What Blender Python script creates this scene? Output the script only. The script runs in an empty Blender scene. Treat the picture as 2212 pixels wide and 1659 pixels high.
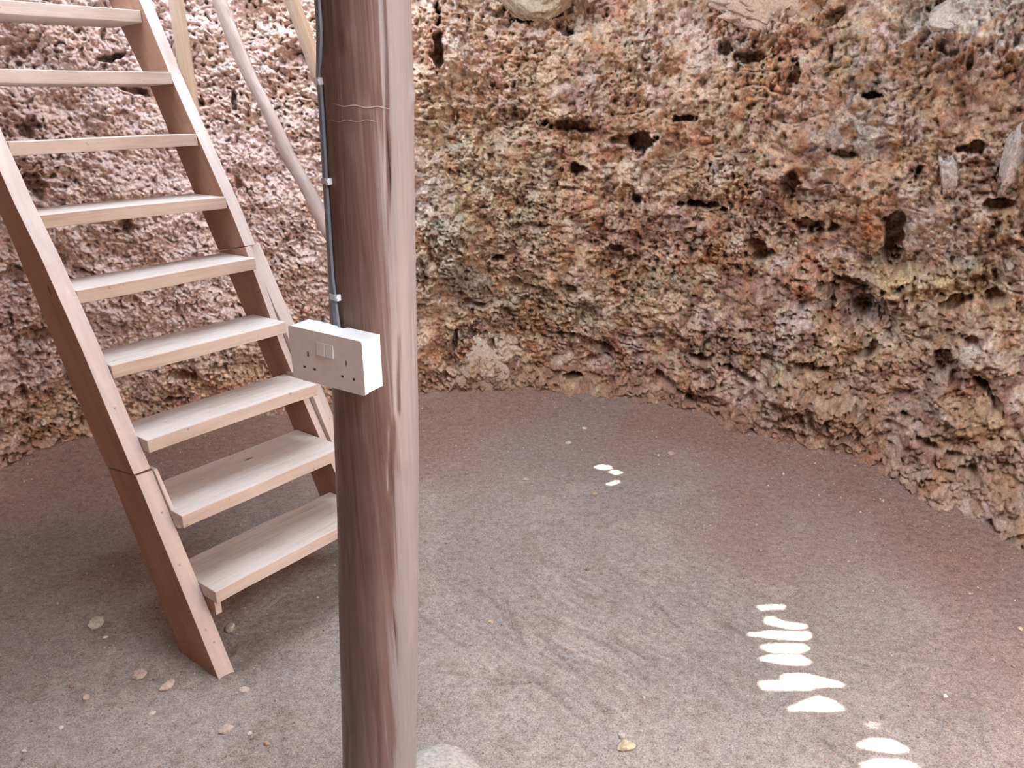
import bpy, bmesh, math, random
import numpy as np
from mathutils import Vector, Matrix

random.seed(7)
SC = bpy.context.scene
COL = SC.collection

# ------------------------------------------------------------------ camera
W, H, F, EYE = 2212.0, 1659.0, 1660.0, 1.55
PITCH, ROLL = 0.3416, -0.0201
_fw = np.array([0, math.cos(PITCH), -math.sin(PITCH)])
_r = np.array([1.0, 0, 0]); _u = np.cross(_r, _fw)
_c, _s = math.cos(ROLL), math.sin(ROLL)
R2, U2 = _c * _r + _s * _u, -_s * _r + _c * _u
CAM = np.array([0, 0, EYE])
cd = bpy.data.cameras.new('camera'); cam = bpy.data.objects.new('camera', cd); COL.objects.link(cam)
cd.sensor_width = 36; cd.lens = F / W * 36; cd.clip_start = 0.02
m = Matrix.Identity(4)
for i in range(3):
    m[i][0] = R2[i]; m[i][1] = U2[i]; m[i][2] = -_fw[i]; m[i][3] = CAM[i]
cam.matrix_world = m
SC.camera = cam

# ------------------------------------------------------------------ sky, sun, exposure
SKY = 23.0
SUN = 85.0
SUN_TO = np.array([-0.30, -0.30, 1.0])
ROOF_Z = 2.95
OPENING = [(0.85, -0.9), (0.7, 0.1), (1.2, 0.7), (1.65, 1.45), (2.9, 1.8), (3.4, -0.3), (2.8, -1.6)]
ADDED_SHEET_HOLE = [(-1.7, 1.9), (-1.9, 3.3), (-0.9, 3.6), (0.4, 3.4), (0.4, 2.8), (-0.85, 2.8), (-0.85, 1.9)]  # hole under the translucent sheet added for overhead light
w = bpy.data.worlds.new('sky'); SC.world = w; w.use_nodes = True
bg = w.node_tree.nodes['Background']
bg.inputs[0].default_value = (0.76, 0.87, 1.0, 1); bg.inputs[1].default_value = SKY
sd = bpy.data.lights.new('sun', 'SUN'); sd.energy = SUN; sd.angle = math.radians(0.36); sd.color = (1, 0.95, 0.87)
so = bpy.data.objects.new('sun', sd); COL.objects.link(so)
so.rotation_euler = Vector(tuple(SUN_TO)).to_track_quat('Z', 'Y').to_euler(); so.location = (0.5, -2.5, 5)
for cx, cy, ex, ey in ((2.05, 0.1, 2.8, 3.5),):
    pd = bpy.data.lights.new('sky_portal', 'AREA'); pd.shape = 'RECTANGLE'; pd.size = ex; pd.size_y = ey
    pd.cycles.is_portal = True
    po = bpy.data.objects.new('sky_portal', pd); COL.objects.link(po); po.location = (cx, cy, ROOF_Z + 0.12)
SC.view_settings.view_transform = 'Standard'; SC.view_settings.look = 'None'
SC.view_settings.exposure = -0.33; SC.view_settings.gamma = 1.0; SC.view_settings.use_curve_mapping = False

# ------------------------------------------------------------------ pixel helpers (to read positions off the photo)
def ray(x, y):
    return R2 * (x - W / 2) / F - U2 * (y - H / 2) / F + _fw
def floor_at(x, y, z=0.0):
    d = ray(x, y); t = (z - EYE) / d[2]
    return CAM + d * t
def proj(P):
    d = np.asarray(P) - CAM
    z = d @ _fw
    return W / 2 + F * (d @ R2) / z, H / 2 - F * (d @ U2) / z

# ------------------------------------------------------------------ numpy noise
_rng = np.random.RandomState(5)
_perm = _rng.permutation(4096).astype(np.int64)
_gr = _rng.normal(size=(4096, 3)); _gr /= np.linalg.norm(_gr, axis=1)[:, None]
_gr = _gr.astype(np.float32)
_cell = _rng.rand(4096, 3).astype(np.float32)
def _hash(ix, iy, iz):
    h = _perm[ix & 4095]
    h = _perm[(h + iy) & 4095]
    return _perm[(h + iz) & 4095]
def perlin(P):
    P = P.astype(np.float32)
    i = np.floor(P).astype(np.int64); f = P - i
    u = f * f * f * (f * (f * 6 - 15) + 10)
    out = 0
    for dx in (0, 1):
        wx = u[:, 0] if dx else 1 - u[:, 0]
        for dy in (0, 1):
            wy = u[:, 1] if dy else 1 - u[:, 1]
            for dz in (0, 1):
                wz = u[:, 2] if dz else 1 - u[:, 2]
                g = _gr[_hash(i[:, 0] + dx, i[:, 1] + dy, i[:, 2] + dz)]
                out = out + wx * wy * wz * (g[:, 0] * (f[:, 0] - dx) + g[:, 1] * (f[:, 1] - dy) + g[:, 2] * (f[:, 2] - dz))
    return out * 1.5
def fbm(P, n, gain=0.5, off=0.0):
    a, o = 1.0, 0
    Q = P + off
    for k in range(n):
        o = o + a * perlin(Q); Q = Q * 2.03 + 11.7; a *= gain
    return o
def worley(P):
    P = P.astype(np.float32)
    i = np.floor(P).astype(np.int64); f = P - i
    best = np.full(len(P), 9.0, np.float32); sec = best.copy(); idb = np.zeros(len(P), np.int64)
    for dx in (-1, 0, 1):
        for dy in (-1, 0, 1):
            for dz in (-1, 0, 1):
                hh = _hash(i[:, 0] + dx, i[:, 1] + dy, i[:, 2] + dz)
                c = _cell[hh]
                d = (c[:, 0] + dx - f[:, 0]) ** 2 + (c[:, 1] + dy - f[:, 1]) ** 2 + (c[:, 2] + dz - f[:, 2]) ** 2
                lt = d < best
                sec = np.where(lt, best, np.minimum(sec, d)); idb = np.where(lt, hh, idb); best = np.where(lt, d, best)
    return np.sqrt(best), np.sqrt(sec), idb
def sstep(a, b, x):
    t = np.clip((x - a) / (b - a), 0, 1); return t * t * (3 - 2 * t)

# ------------------------------------------------------------------ object helpers
def tag(o, label=None, cat=None, group=None, kind=None):
    if label: o['label'] = label
    if cat: o['category'] = cat
    if group: o['group'] = group
    if kind: o['kind'] = kind
    return o
def empty(name, loc):
    o = bpy.data.objects.new(name, None); COL.objects.link(o); o.location = loc; o.empty_display_size = 0.1
    return o
def link(name, me, mat, parent=None, M=None):
    o = bpy.data.objects.new(name, me); COL.objects.link(o)
    if mat: me.materials.append(mat)
    if M is None: M = Matrix.Identity(4)
    if parent is not None:
        o.parent = parent
        # every parent here is unrotated: its local frame is only shifted
        p = parent; off = Vector((0, 0, 0))
        while p is not None:
            off += p.location; p = p.parent
        M = Matrix.Translation(-off) @ M
    o.matrix_basis = M
    return o
def bm_obj(name, bm, mat, parent=None, M=None, smooth=False):
    me = bpy.data.meshes.new(name); bm.normal_update(); bm.to_mesh(me); bm.free()
    if smooth:
        for p in me.polygons: p.use_smooth = True
    return link(name, me, mat, parent, M)
def frame(o, ax, ay, az):
    M = Matrix.Identity(4)
    for i in range(3):
        M[i][0] = ax[i]; M[i][1] = ay[i]; M[i][2] = az[i]; M[i][3] = o[i]
    return M
def box_bm(x0, x1, y0, y1, z0, z1, bev=0.003, seg=2, bm=None):
    own = bm is None
    b = bmesh.new()
    v = [b.verts.new((x, y, z)) for x in (x0, x1) for y in (y0, y1) for z in (z0, z1)]
    for q in ((0, 1, 3, 2), (4, 6, 7, 5), (0, 4, 5, 1), (2, 3, 7, 6), (0, 2, 6, 4), (1, 5, 7, 3)):
        b.faces.new([v[i] for i in q])
    bmesh.ops.recalc_face_normals(b, faces=b.faces)
    if bev > 0: bmesh.ops.bevel(b, geom=list(b.edges), offset=bev, segments=seg, affect='EDGES', profile=0.6)
    if own: return b
    me = bpy.data.meshes.new('tmp'); b.to_mesh(me); b.free(); bm.from_mesh(me); bpy.data.meshes.remove(me)
    return bm
def prism_bm(poly, z0, z1, bev=0.002):
    b = bmesh.new()
    lo = [b.verts.new((x, y, z0)) for x, y in poly]; hi = [b.verts.new((x, y, z1)) for x, y in poly]
    b.faces.new(lo[::-1]); b.faces.new(hi)
    n = len(poly)
    for i in range(n):
        b.faces.new((lo[i], lo[(i + 1) % n], hi[(i + 1) % n], hi[i]))
    bmesh.ops.recalc_face_normals(b, faces=b.faces)
    if bev: bmesh.ops.bevel(b, geom=list(b.edges), offset=bev, segments=2, affect='EDGES', profile=0.6)
    return b
def holed_plate(name, outer, holes, thick):
    cu = bpy.data.curves.new(name, 'CURVE'); cu.dimensions = '2D'; cu.fill_mode = 'BOTH'; cu.extrude = thick / 2
    for poly in [outer] + holes:
        s = cu.splines.new('POLY'); s.points.add(len(poly) - 1); s.use_cyclic_u = True
        for p, (x, y) in zip(s.points, poly): p.co = (x, y, 0, 1)
    t = bpy.data.objects.new('tmp', cu); COL.objects.link(t)
    dg = bpy.context.evaluated_depsgraph_get()
    me = bpy.data.meshes.new_from_object(t.evaluated_get(dg))
    bpy.data.objects.remove(t); bpy.data.curves.remove(cu); me.name = name
    me.materials.clear()
    return me
def tube_bm(pts, rad, seg=20, sub=8, wob=0.0, seed=0, flat=None):
    # smooth tube through pts (Catmull-Rom); rad: number or list
    P = [np.array(p, float) for p in pts]; n = len(P)
    Rr = rad if isinstance(rad, (list, tuple)) else [rad] * n
    line, rr = [], []
    for i in range(n - 1):
        a, b_, c, d = P[max(i - 1, 0)], P[i], P[i + 1], P[min(i + 2, n - 1)]
        for k in range(sub):
            t = k / sub
            line.append(0.5 * (2 * b_ + (c - a) * t + (2 * a - 5 * b_ + 4 * c - d) * t * t + (3 * b_ - a - 3 * c + d) * t ** 3))
            rr.append(Rr[i] * (1 - t) + Rr[i + 1] * t)
    line.append(P[-1]); rr.append(Rr[-1])
    b = bmesh.new(); rings = []
    rg = random.Random(seed)
    ph = [rg.uniform(0, 6.28) for _ in range(6)]
    for j, c in enumerate(line):
        tn = line[min(j + 1, len(line) - 1)] - line[max(j - 1, 0)]; tn /= np.linalg.norm(tn)
        ref = np.array([0, 1.0, 0]) if flat is None else np.array(flat, float)
        s = np.cross(tn, ref); s /= np.linalg.norm(s); q = np.cross(s, tn)
        ring = []
        for k in range(seg):
            a = 2 * math.pi * k / seg
            r = rr[j] * (1 + wob * (math.sin(2 * a + ph[0] + j * .11) * .5 + math.sin(3 * a + ph[1] - j * .17) * .35 + math.sin(j * .33 + ph[2]) * .6 + math.sin(j * .83 + a + ph[3]) * .4))
            ring.append(b.verts.new(c + (s * math.cos(a) + q * math.sin(a)) * r))
        rings.append(ring)
    for a_, c_ in zip(rings, rings[1:]):
        for k in range(seg):
            b.faces.new((a_[k], a_[(k + 1) % seg], c_[(k + 1) % seg], c_[k]))
    b.faces.new(rings[0][::-1]); b.faces.new(rings[-1])
    bmesh.ops.recalc_face_normals(b, faces=b.faces)
    return b
def np_mesh(name, V, Q, smooth=True, color=None, tris=False):
    me = bpy.data.meshes.new(name)
    k = 3 if tris else 4
    me.vertices.add(len(V)); me.vertices.foreach_set('co', np.ascontiguousarray(V, np.float32).ravel())
    me.loops.add(len(Q) * k); me.loops.foreach_set('vertex_index', np.ascontiguousarray(Q, np.int32).ravel())
    me.polygons.add(len(Q)); me.polygons.foreach_set('loop_start', np.arange(0, len(Q) * k, k, dtype=np.int32))
    me.polygons.foreach_set('loop_total', np.full(len(Q), k, np.int32))
    me.polygons.foreach_set('use_smooth', np.full(len(Q), smooth))
    if color is not None:
        at = me.color_attributes.new('tint', 'FLOAT_COLOR', 'POINT')
        c4 = np.ones((len(V), 4), np.float32); c4[:, :3] = color
        at.data.foreach_set('color', c4.ravel())
    me.update(calc_edges=True)
    return me

# ------------------------------------------------------------------ materials
def new_mat(name, rough=0.8, spec=0.3):
    mt = bpy.data.materials.new(name); mt.use_nodes = True
    nt = mt.node_tree; b = nt.nodes['Principled BSDF']
    b.inputs['Roughness'].default_value = rough; b.inputs['Specular IOR Level'].default_value = spec
    return mt, nt, b
def N(nt, t, **kw):
    n = nt.nodes.new(t)
    for k, v in kw.items():
        if k.startswith('i_'):
            key = k[2:]; n.inputs[int(key) if key.isdigit() else key].default_value = v
        else: setattr(n, k, v)
    return n
def ramp(nt, src, stops):
    r = nt.nodes.new('ShaderNodeValToRGB'); e = r.color_ramp.elements
    while len(e) < len(stops): e.new(0.5)
    for el, (p, c) in zip(e, stops):
        el.position = p; el.color = (*c, 1) if len(c) == 3 else c
    nt.links.new(src, r.inputs[0]); return r.outputs[0]
def mix(nt, f, a, b, mode='MIX'):
    n = nt.nodes.new('ShaderNodeMix'); n.data_type = 'RGBA'; n.blend_type = mode
    for s, v in ((0, f), (6, a), (7, b)):
        if hasattr(v, 'is_linked') or hasattr(v, 'links'): nt.links.new(v, n.inputs[s])
        elif isinstance(v, (tuple, list)): n.inputs[s].default_value = (*v, 1)
        else: n.inputs[s].default_value = v
    return n.outputs[2]
def bump(nt, bsdf, src, strength, dist):
    n = N(nt, 'ShaderNodeBump'); n.inputs['Strength'].default_value = strength; n.inputs['Distance'].default_value = dist
    nt.links.new(src, n.inputs['Height']); nt.links.new(n.outputs[0], bsdf.inputs['Normal'])
    return n
def noise(nt, vec, scale, detail=4, rough=0.55, dist=0.0):
    n = N(nt, 'ShaderNodeTexNoise'); n.inputs['Scale'].default_value = scale; n.inputs['Detail'].default_value = detail
    n.inputs['Roughness'].default_value = rough; n.inputs['Distortion'].default_value = dist
    nt.links.new(vec, n.inputs['Vector']); return n.outputs['Fac']
def mapping(nt, sc, loc=(0, 0, 0), coord='Object'):
    tc = N(nt, 'ShaderNodeTexCoord'); mp = N(nt, 'ShaderNodeMapping')
    mp.inputs['Scale'].default_value = sc; mp.inputs['Location'].default_value = loc
    nt.links.new(tc.outputs[coord], mp.inputs[0]); return mp.outputs[0]

def timber(name, base, dark, pale, rough=0.62, knots=True, edge=None):
    # grain runs along local X
    mt, nt, b = new_mat(name, rough, 0.3)
    oi = N(nt, 'ShaderNodeObjectInfo')
    v0 = mapping(nt, (1, 1, 1))
    ad = N(nt, 'ShaderNodeVectorMath', operation='ADD'); nt.links.new(v0, ad.inputs[0])
    sc = N(nt, 'ShaderNodeVectorMath', operation='SCALE'); sc.inputs[0].default_value = (7, 3, 5); nt.links.new(oi.outputs['Random'], sc.inputs['Scale'])
    nt.links.new(sc.outputs[0], ad.inputs[1])
    def st(s):
        mp = N(nt, 'ShaderNodeMapping'); mp.inputs['Scale'].default_value = s; nt.links.new(ad.outputs[0], mp.inputs[0]); return mp.outputs[0]
    g1 = noise(nt, st((2.2, 26, 26)), 1, 4, 0.6, 1.2)
    g2 = noise(nt, st((6, 150, 150)), 1, 3, 0.6, 0.6)
    c = ramp(nt, g1, [(0.28, dark), (0.5, base), (0.74, pale)])
    c = mix(nt, 0.5, c, ramp(nt, g2, [(0.3, dark), (0.6, base), (0.8, pale)]))
    big = noise(nt, st((3, 5, 5)), 1, 3, 0.5, 0.4)
    c = mix(nt, ramp(nt, big, [(0.35, (0, 0, 0)), (0.7, (0.75, 0.75, 0.75))]), c, pale)
    if knots:
        vo = N(nt, 'ShaderNodeTexVoronoi'); vo.inputs['Scale'].default_value = 1.0
        nt.links.new(st((3.2, 9, 9)), vo.inputs['Vector'])
        c = mix(nt, ramp(nt, vo.outputs['Distance'], [(0.035, (0.85,) * 3), (0.075, (0, 0, 0))]), c, tuple(x * 0.35 for x in dark))
        ms = noise(nt, st((40, 60, 60)), 1, 2, 0.5)
        c = mix(nt, ramp(nt, ms, [(0.70, (0, 0, 0)), (0.76, (0.5,) * 3)]), c, tuple(x * 0.5 for x in dark))
    if edge:   # lit edges against shaded sides, put into the colour by local normal
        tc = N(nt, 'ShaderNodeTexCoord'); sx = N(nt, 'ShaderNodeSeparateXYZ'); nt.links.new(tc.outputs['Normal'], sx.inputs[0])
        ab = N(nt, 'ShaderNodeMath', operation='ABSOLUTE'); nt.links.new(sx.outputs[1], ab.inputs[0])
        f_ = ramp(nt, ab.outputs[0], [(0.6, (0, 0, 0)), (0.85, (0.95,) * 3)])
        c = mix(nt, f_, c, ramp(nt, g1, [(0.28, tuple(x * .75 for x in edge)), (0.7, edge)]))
    nt.links.new(c, b.inputs['Base Color'])
    bump(nt, b, g2, 0.35, 0.0015)
    return mt
M_TREAD = timber('tread_timber', (0.51, 0.42, 0.355), (0.33, 0.24, 0.19), (0.66, 0.58, 0.53))
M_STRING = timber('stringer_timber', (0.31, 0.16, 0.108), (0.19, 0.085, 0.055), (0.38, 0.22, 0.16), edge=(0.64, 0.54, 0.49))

def pole_mat(name, base, dark, pale, rough=0.45, bleach=None):
    # grain runs along local Z
    mt, nt, b = new_mat(name, rough, 0.4)
    g = noise(nt, mapping(nt, (55, 55, 1.6)), 1, 4, 0.6, 0.8)
    g2 = noise(nt, mapping(nt, (210, 210, 5)), 1, 2, 0.6, 0.3)
    bg_ = noise(nt, mapping(nt, (6, 6, 2.2)), 1, 4, 0.6, 0.6)
    c = ramp(nt, g, [(0.3, dark), (0.52, base), (0.75, pale)])
    c = mix(nt, 0.45, c, ramp(nt, g2, [(0.32, dark), (0.55, base), (0.75, pale)]))
    c = mix(nt, ramp(nt, bg_, [(0.38, (0, 0, 0)), (0.68, (0.7,) * 3)]), c, pale)
    cr = noise(nt, mapping(nt, (95, 95, 1.1), (3, 1, 0)), 1, 2, 0.5, 0.2)
    c = mix(nt, ramp(nt, cr, [(0.255, (0.9,) * 3), (0.30, (0, 0, 0))]), c, tuple(x * 0.35 for x in dark))
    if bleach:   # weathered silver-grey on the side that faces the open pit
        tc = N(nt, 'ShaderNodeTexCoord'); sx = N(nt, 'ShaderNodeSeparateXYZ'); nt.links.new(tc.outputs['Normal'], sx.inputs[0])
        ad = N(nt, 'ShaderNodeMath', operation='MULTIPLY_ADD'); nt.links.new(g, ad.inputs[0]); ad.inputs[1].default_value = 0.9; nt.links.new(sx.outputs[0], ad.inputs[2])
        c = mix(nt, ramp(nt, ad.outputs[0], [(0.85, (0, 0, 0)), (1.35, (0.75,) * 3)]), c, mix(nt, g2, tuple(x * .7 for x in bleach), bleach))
    nt.links.new(c, b.inputs['Base Color'])
    bump(nt, b, g, 0.4, 0.003)
    return mt
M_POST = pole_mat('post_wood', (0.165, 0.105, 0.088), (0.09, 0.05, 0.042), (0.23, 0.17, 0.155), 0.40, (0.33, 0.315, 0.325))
M_POLE = pole_mat('rail_wood', (0.40, 0.30, 0.25), (0.26, 0.17, 0.14), (0.54, 0.44, 0.40), 0.38)
M_POLE2 = pole_mat('pale_rail_wood', (0.50, 0.37, 0.27), (0.38, 0.26, 0.17), (0.62, 0.50, 0.40), 0.35)

def plastic(name, col, rough=0.3, spec=0.5, n=0.0):
    mt, nt, b = new_mat(name, rough, spec)
    f = noise(nt, mapping(nt, (90, 90, 90)), 1, 3)
    nt.links.new(mix(nt, ramp(nt, f, [(0.45, (0, 0, 0)), (0.75, (1, 1, 1))]), col, tuple(x * 0.93 for x in col)), b.inputs['Base Color'])
    if n: bump(nt, b, f, n, 0.001)
    return mt
M_WHITE = plastic('white_plastic', (0.80, 0.81, 0.83), 0.28)
M_WHITE2 = plastic('white_back_box', (0.82, 0.84, 0.85), 0.35)
M_SLOT = plastic('dark_slot', (0.05, 0.04, 0.045), 0.6)
M_CABLE = plastic('grey_cable', (0.20, 0.22, 0.26), 0.4, 0.4, 0.1)
M_CLIP = plastic('clip_plastic', (0.66, 0.72, 0.78), 0.4)
M_NAIL = plastic('nail_steel', (0.34, 0.33, 0.32), 0.4)

def rock_mat(name, use_tint=True, base=(0.5, 0.4, 0.33)):
    mt, nt, b = new_mat(name, 0.92, 0.18)
    if use_tint:
        at = N(nt, 'ShaderNodeAttribute', attribute_name='tint'); c = at.outputs['Color']
    else:
        c = None
    v = mapping(nt, (1, 1, 1))
    f1 = noise(nt, v, 95, 5, 0.65); f2 = noise(nt, v, 22, 4, 0.6)
    sp = noise(nt, v, 160, 2, 0.5)
    c = mix(nt, 1.0, c if c is not None else base, ramp(nt, f1, [(0.28, (0.62, 0.56, 0.54)), (0.5, (1, 1, 1)), (0.72, (1.28, 1.26, 1.22))]), 'MULTIPLY')
    c = mix(nt, 1.0, c, ramp(nt, f2, [(0.3, (0.86, 0.80, 0.77)), (0.5, (1, 1, 1)), (0.7, (1.1, 1.1, 1.08))]), 'MULTIPLY')
    nt.links.new(c, b.inputs['Base Color'])
    bump(nt, b, f1, 0.45, 0.005)
    return mt
M_ROCK = rock_mat('coral_rock')

def soil_mat():
    mt, nt, b = new_mat('dirt_floor', 0.95, 0.15)
    at = N(nt, 'ShaderNodeAttribute', attribute_name='tint'); c = at.outputs['Color']
    v = mapping(nt, (1, 1, 1))
    fine = noise(nt, v, 230, 4, 0.7); med = noise(nt, v, 45, 5, 0.65)
    st = noise(nt, mapping(nt, (26, 44, 20)), 1, 5, 0.7, 1.5)
    c = mix(nt, 1.0, c, ramp(nt, fine, [(0.32, (0.52, 0.48, 0.46)), (0.5, (1, 1, 1)), (0.68, (1.4, 1.38, 1.35))]), 'MULTIPLY')
    c = mix(nt, 1.0, c, ramp(nt, med, [(0.3, (0.74, 0.70, 0.68)), (0.5, (1, 1, 1)), (0.72, (1.18, 1.18, 1.18))]), 'MULTIPLY')
    c = mix(nt, 1.0, c, ramp(nt, st, [(0.34, (0.88, 0.86, 0.85)), (0.55, (1.03, 1.03, 1.03))]), 'MULTIPLY')
    # pale specks of crushed coral
    vo = N(nt, 'ShaderNodeTexVoronoi'); vo.inputs['Scale'].default_value = 75; nt.links.new(v, vo.inputs['Vector'])
    rnd = N(nt, 'ShaderNodeSeparateColor'); nt.links.new(vo.outputs['Color'], rnd.inputs[0])
    gt = N(nt, 'ShaderNodeMath', operation='GREATER_THAN'); gt.inputs[1].default_value = 0.80; nt.links.new(rnd.outputs[0], gt.inputs[0])
    sm = ramp(nt, vo.outputs['Distance'], [(0.10, (1, 1, 1)), (0.24, (0, 0, 0))])
    ml = N(nt, 'ShaderNodeMath', operation='MULTIPLY'); nt.links.new(gt.outputs[0], ml.inputs[0]); nt.links.new(sm, ml.inputs[1])
    ml2 = N(nt, 'ShaderNodeMath', operation='MULTIPLY'); nt.links.new(ml.outputs[0], ml2.inputs[0]); ml2.inputs[1].default_value = 0.55
    c = mix(nt, ml2.outputs[0], c, (0.52, 0.45, 0.38))
    nt.links.new(c, b.inputs['Base Color'])
    ad = N(nt, 'ShaderNodeMath', operation='ADD'); nt.links.new(fine, ad.inputs[0]); nt.links.new(med, ad.inputs[1])
    ad2 = N(nt, 'ShaderNodeMath', operation='MULTIPLY_ADD'); nt.links.new(st, ad2.inputs[0]); ad2.inputs[1].default_value = 0.9; nt.links.new(ad.outputs[0], ad2.inputs[2])
    bump(nt, b, ad2.outputs[0], 0.75, 0.007)
    return mt
M_SOIL = soil_mat()

# ------------------------------------------------------------------ pit plan
BASE = [(-3.0, 1.9), (-2.86, 2.7), (-2.44, 3.32), (-1.85, 3.68), (-1.23, 3.92), (-0.53, 4.05), (0.12, 4.33), (0.76, 4.02),
        (1.22, 3.62), (1.635, 3.33), (1.85, 2.98), (1.98, 2.60), (2.12, 2.0), (2.25, 1.2), (2.3, 0.3), (2.2, -0.9), (1.6, -1.9), (0.5, -2.4),
        (-0.9, -2.3), (-2.2, -1.5), (-2.9, -0.3), (-3.1, 0.9)]
_az = np.array([math.atan2(x, y) for x, y in BASE]); _rd = np.array([math.hypot(x, y) for x, y in BASE])
_o = np.argsort(_az); _az = _az[_o]; _rd = _rd[_o]
_azp = np.concatenate([_az - 2 * math.pi, _az, _az + 2 * math.pi]); _rdp = np.tile(_rd, 3)
def base_r(az):
    # smoothed periodic interpolation
    acc = 0
    for d, wt in ((-0.05, .25), (0, .5), (0.05, .25)):
        acc = acc + wt * np.interp(az + d, _azp, _rdp)
    return acc
def wall_base(az, z):
    r = base_r(az)
    right = sstep(0.15, 0.5, az)                    # the talus and hollow of the right-hand side
    foot = -0.10 * np.exp(-np.maximum(z, 0) / 0.10) - right * 0.20 * np.exp(-(np.maximum(z, 0) / 0.38) ** 2)
    hollow = 0.14 * right * np.exp(-((z - 0.8) / 0.35) ** 2)
    lean = 0.05 * z - 0.10 * sstep(1.2, 2.2, z) * right
    rr = r + foot + hollow + lean
    return np.stack([rr * np.sin(az), rr * np.cos(az), z + 0 * az], -1)
# lookup pixel -> (az, z)
_ga, _gz = np.meshgrid(np.linspace(-0.8, 0.85, 400), np.linspace(-0.05, 2.4, 260))
_gp = wall_base(_ga.ravel(), _gz.ravel()) - CAM
_dz = _gp @ _fw
_gx = W / 2 + F * (_gp @ R2) / _dz; _gy = H / 2 - F * (_gp @ U2) / _dz
def wall_at(x, y):
    k = np.argmin((_gx - x) ** 2 + (_gy - y) ** 2)
    return _ga.ravel()[k], _gz.ravel()[k], _dz[k]

# hollows and swellings read off the photo: x, y, half-width, half-height (px), tilt deg, depth m (+ into the rock)
FEATURES = [
    (946, 95, 13, 58, 3, .12), (1150, 22, 62, 26, 0, .10), (1245, 28, 50, 30, 0, .10), (1215, 60, 30, 10, 20, .07),
    (1225, 272, 48, 13, 6, .09), (1390, 312, 26, 22, 0, .12), (1335, 300, 30, 12, 8, .06), (1480, 253, 25, 9, 0, .09), (1250, 365, 17, 14, 0, .09),
    (1500, 446, 60, 10, 2, .09), (1380, 432, 18, 10, 20, .08), (1590, 25, 40, 14, 25, .08), (1640, 122, 55, 14, 8, .09), (1570, 105, 22, 16, 0, .06),
    (1795, 35, 30, 12, -30, .06), (1715, 165, 14, 18, 0, .05), (1895, 202, 26, 9, 4, .09), (2040, 105, 30, 20, 30, .06), (2095, 128, 9, 20, 0, .06),
    (2105, 318, 26, 16, -8, .09), (1815, 335, 30, 12, 15, .06), (1985, 372, 12, 20, 0, .06), (1700, 395, 18, 26, 10, .07), (2160, 440, 28, 14, -10, .08),
    (1740, 487, 50, 16, 5, .07), (1925, 520, 22, 55, 0, .11), (1640, 540, 30, 24, 30, .07), (1500, 530, 20, 40, 35, .04),
    (1810, 600, 10, 8, 0, .05), (1840, 640, 70, 40, 20, .09), (1890, 690, 40, 50, 0, .09), (2060, 650, 36, 12, -30, .07), (2150, 640, 20, 16, 0, .06),
    (1770, 520, 60, 30, 0, .06), (1510, 783, 26, 9, -6, .09), (1232, 812, 20, 8, 3, .09), (1075, 556, 14, 9, 0, .08), (1235, 620, 14, 12, 20, .05),
    (1330, 540, 20, 8, 10, .05), (1120, 250, 20, 10, 0, .03), (1020, 655, 30, 7, 20, .05), (985, 745, 8, 22, 10, .05), (1280, 745, 60, 10, 25, .05),
    (1440, 830, 60, 10, 25, .05), (1600, 810, 50, 10, 15, .05), (1885, 758, 24, 10, -25, .07), (2050, 790, 50, 20, 40, .06), (2140, 860, 46, 12, 40, .06),
    (1750, 790, 50, 10, 5, .05), (1960, 910, 22, 12, 10, .05), (2000, 965, 26, 10, 15, .04), (2100, 740, 20, 12, 0, .05),
    (232, 122, 30, 9, -14, .09), (282, 190, 26, 10, 10, .09), (60, 275, 36, 26, 0, .05), (50, 110, 26, 16, 0, .04), (75, 400, 30, 24, 0, .06), (270, 493, 14, 12, 0, .06),
    (260, 500, 30, 7, 20, .04), (640, 130, 26, 20, 0, .04), (508, 215, 7, 22, 0, .05), (515, 395, 9, 16, 0, .04), (30, 600, 26, 26, 0, .05),
    (70, 730, 34, 20, 0, .04), (55, 850, 12, 20, 0, .05), (400, 820, 30, 10, 10, .06), (370, 868, 26, 8, 0, .06), (430, 220, 10, 10, 0, .04),
    # swellings
    (1655, 50, 90, 40, 10, -.10), (2110, 60, 130, 70, 10, -.12), (1890, 480, 26, 60, 0, -.07), (1920, 620, 36, 60, -20, -.10), (2030, 600, 90, 26, -15, -.08),
    (2110, 480, 60, 60, 0, -.06), (2120, 330, 36, 70, 0, -.04), (1050, 790, 60, 55, 0, -.07), (1000, 90, 40, 60, 10, -.05), (1080, 200, 60, 60, 0, -.04),
    (1440, 290, 22, 26, 0, -.05), (1240, 250, 50, 14, 4, -.05), (1750, 610, 46, 40, 20, -.07), (1560, 860, 60, 30, 10, -.04), (1750, 870, 90, 40, 12, -.08),
    (1830, 930, 60, 40, 10, -.06), (2150, 780, 40, 30, 0, -.07), (2100, 930, 70, 40, 20, -.06), (1830, 150, 40, 50, 0, -.05), (1420, 120, 60, 40, 0, -.04),
    (1360, 400, 90, 26, 6, -.04), (1560, 400, 60, 30, 0, -.04), (1200, 700, 80, 30, 20, -.04), (1400, 700, 90, 30, 12, -.04), (950, 560, 40, 70, 0, -.06),
]
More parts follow.
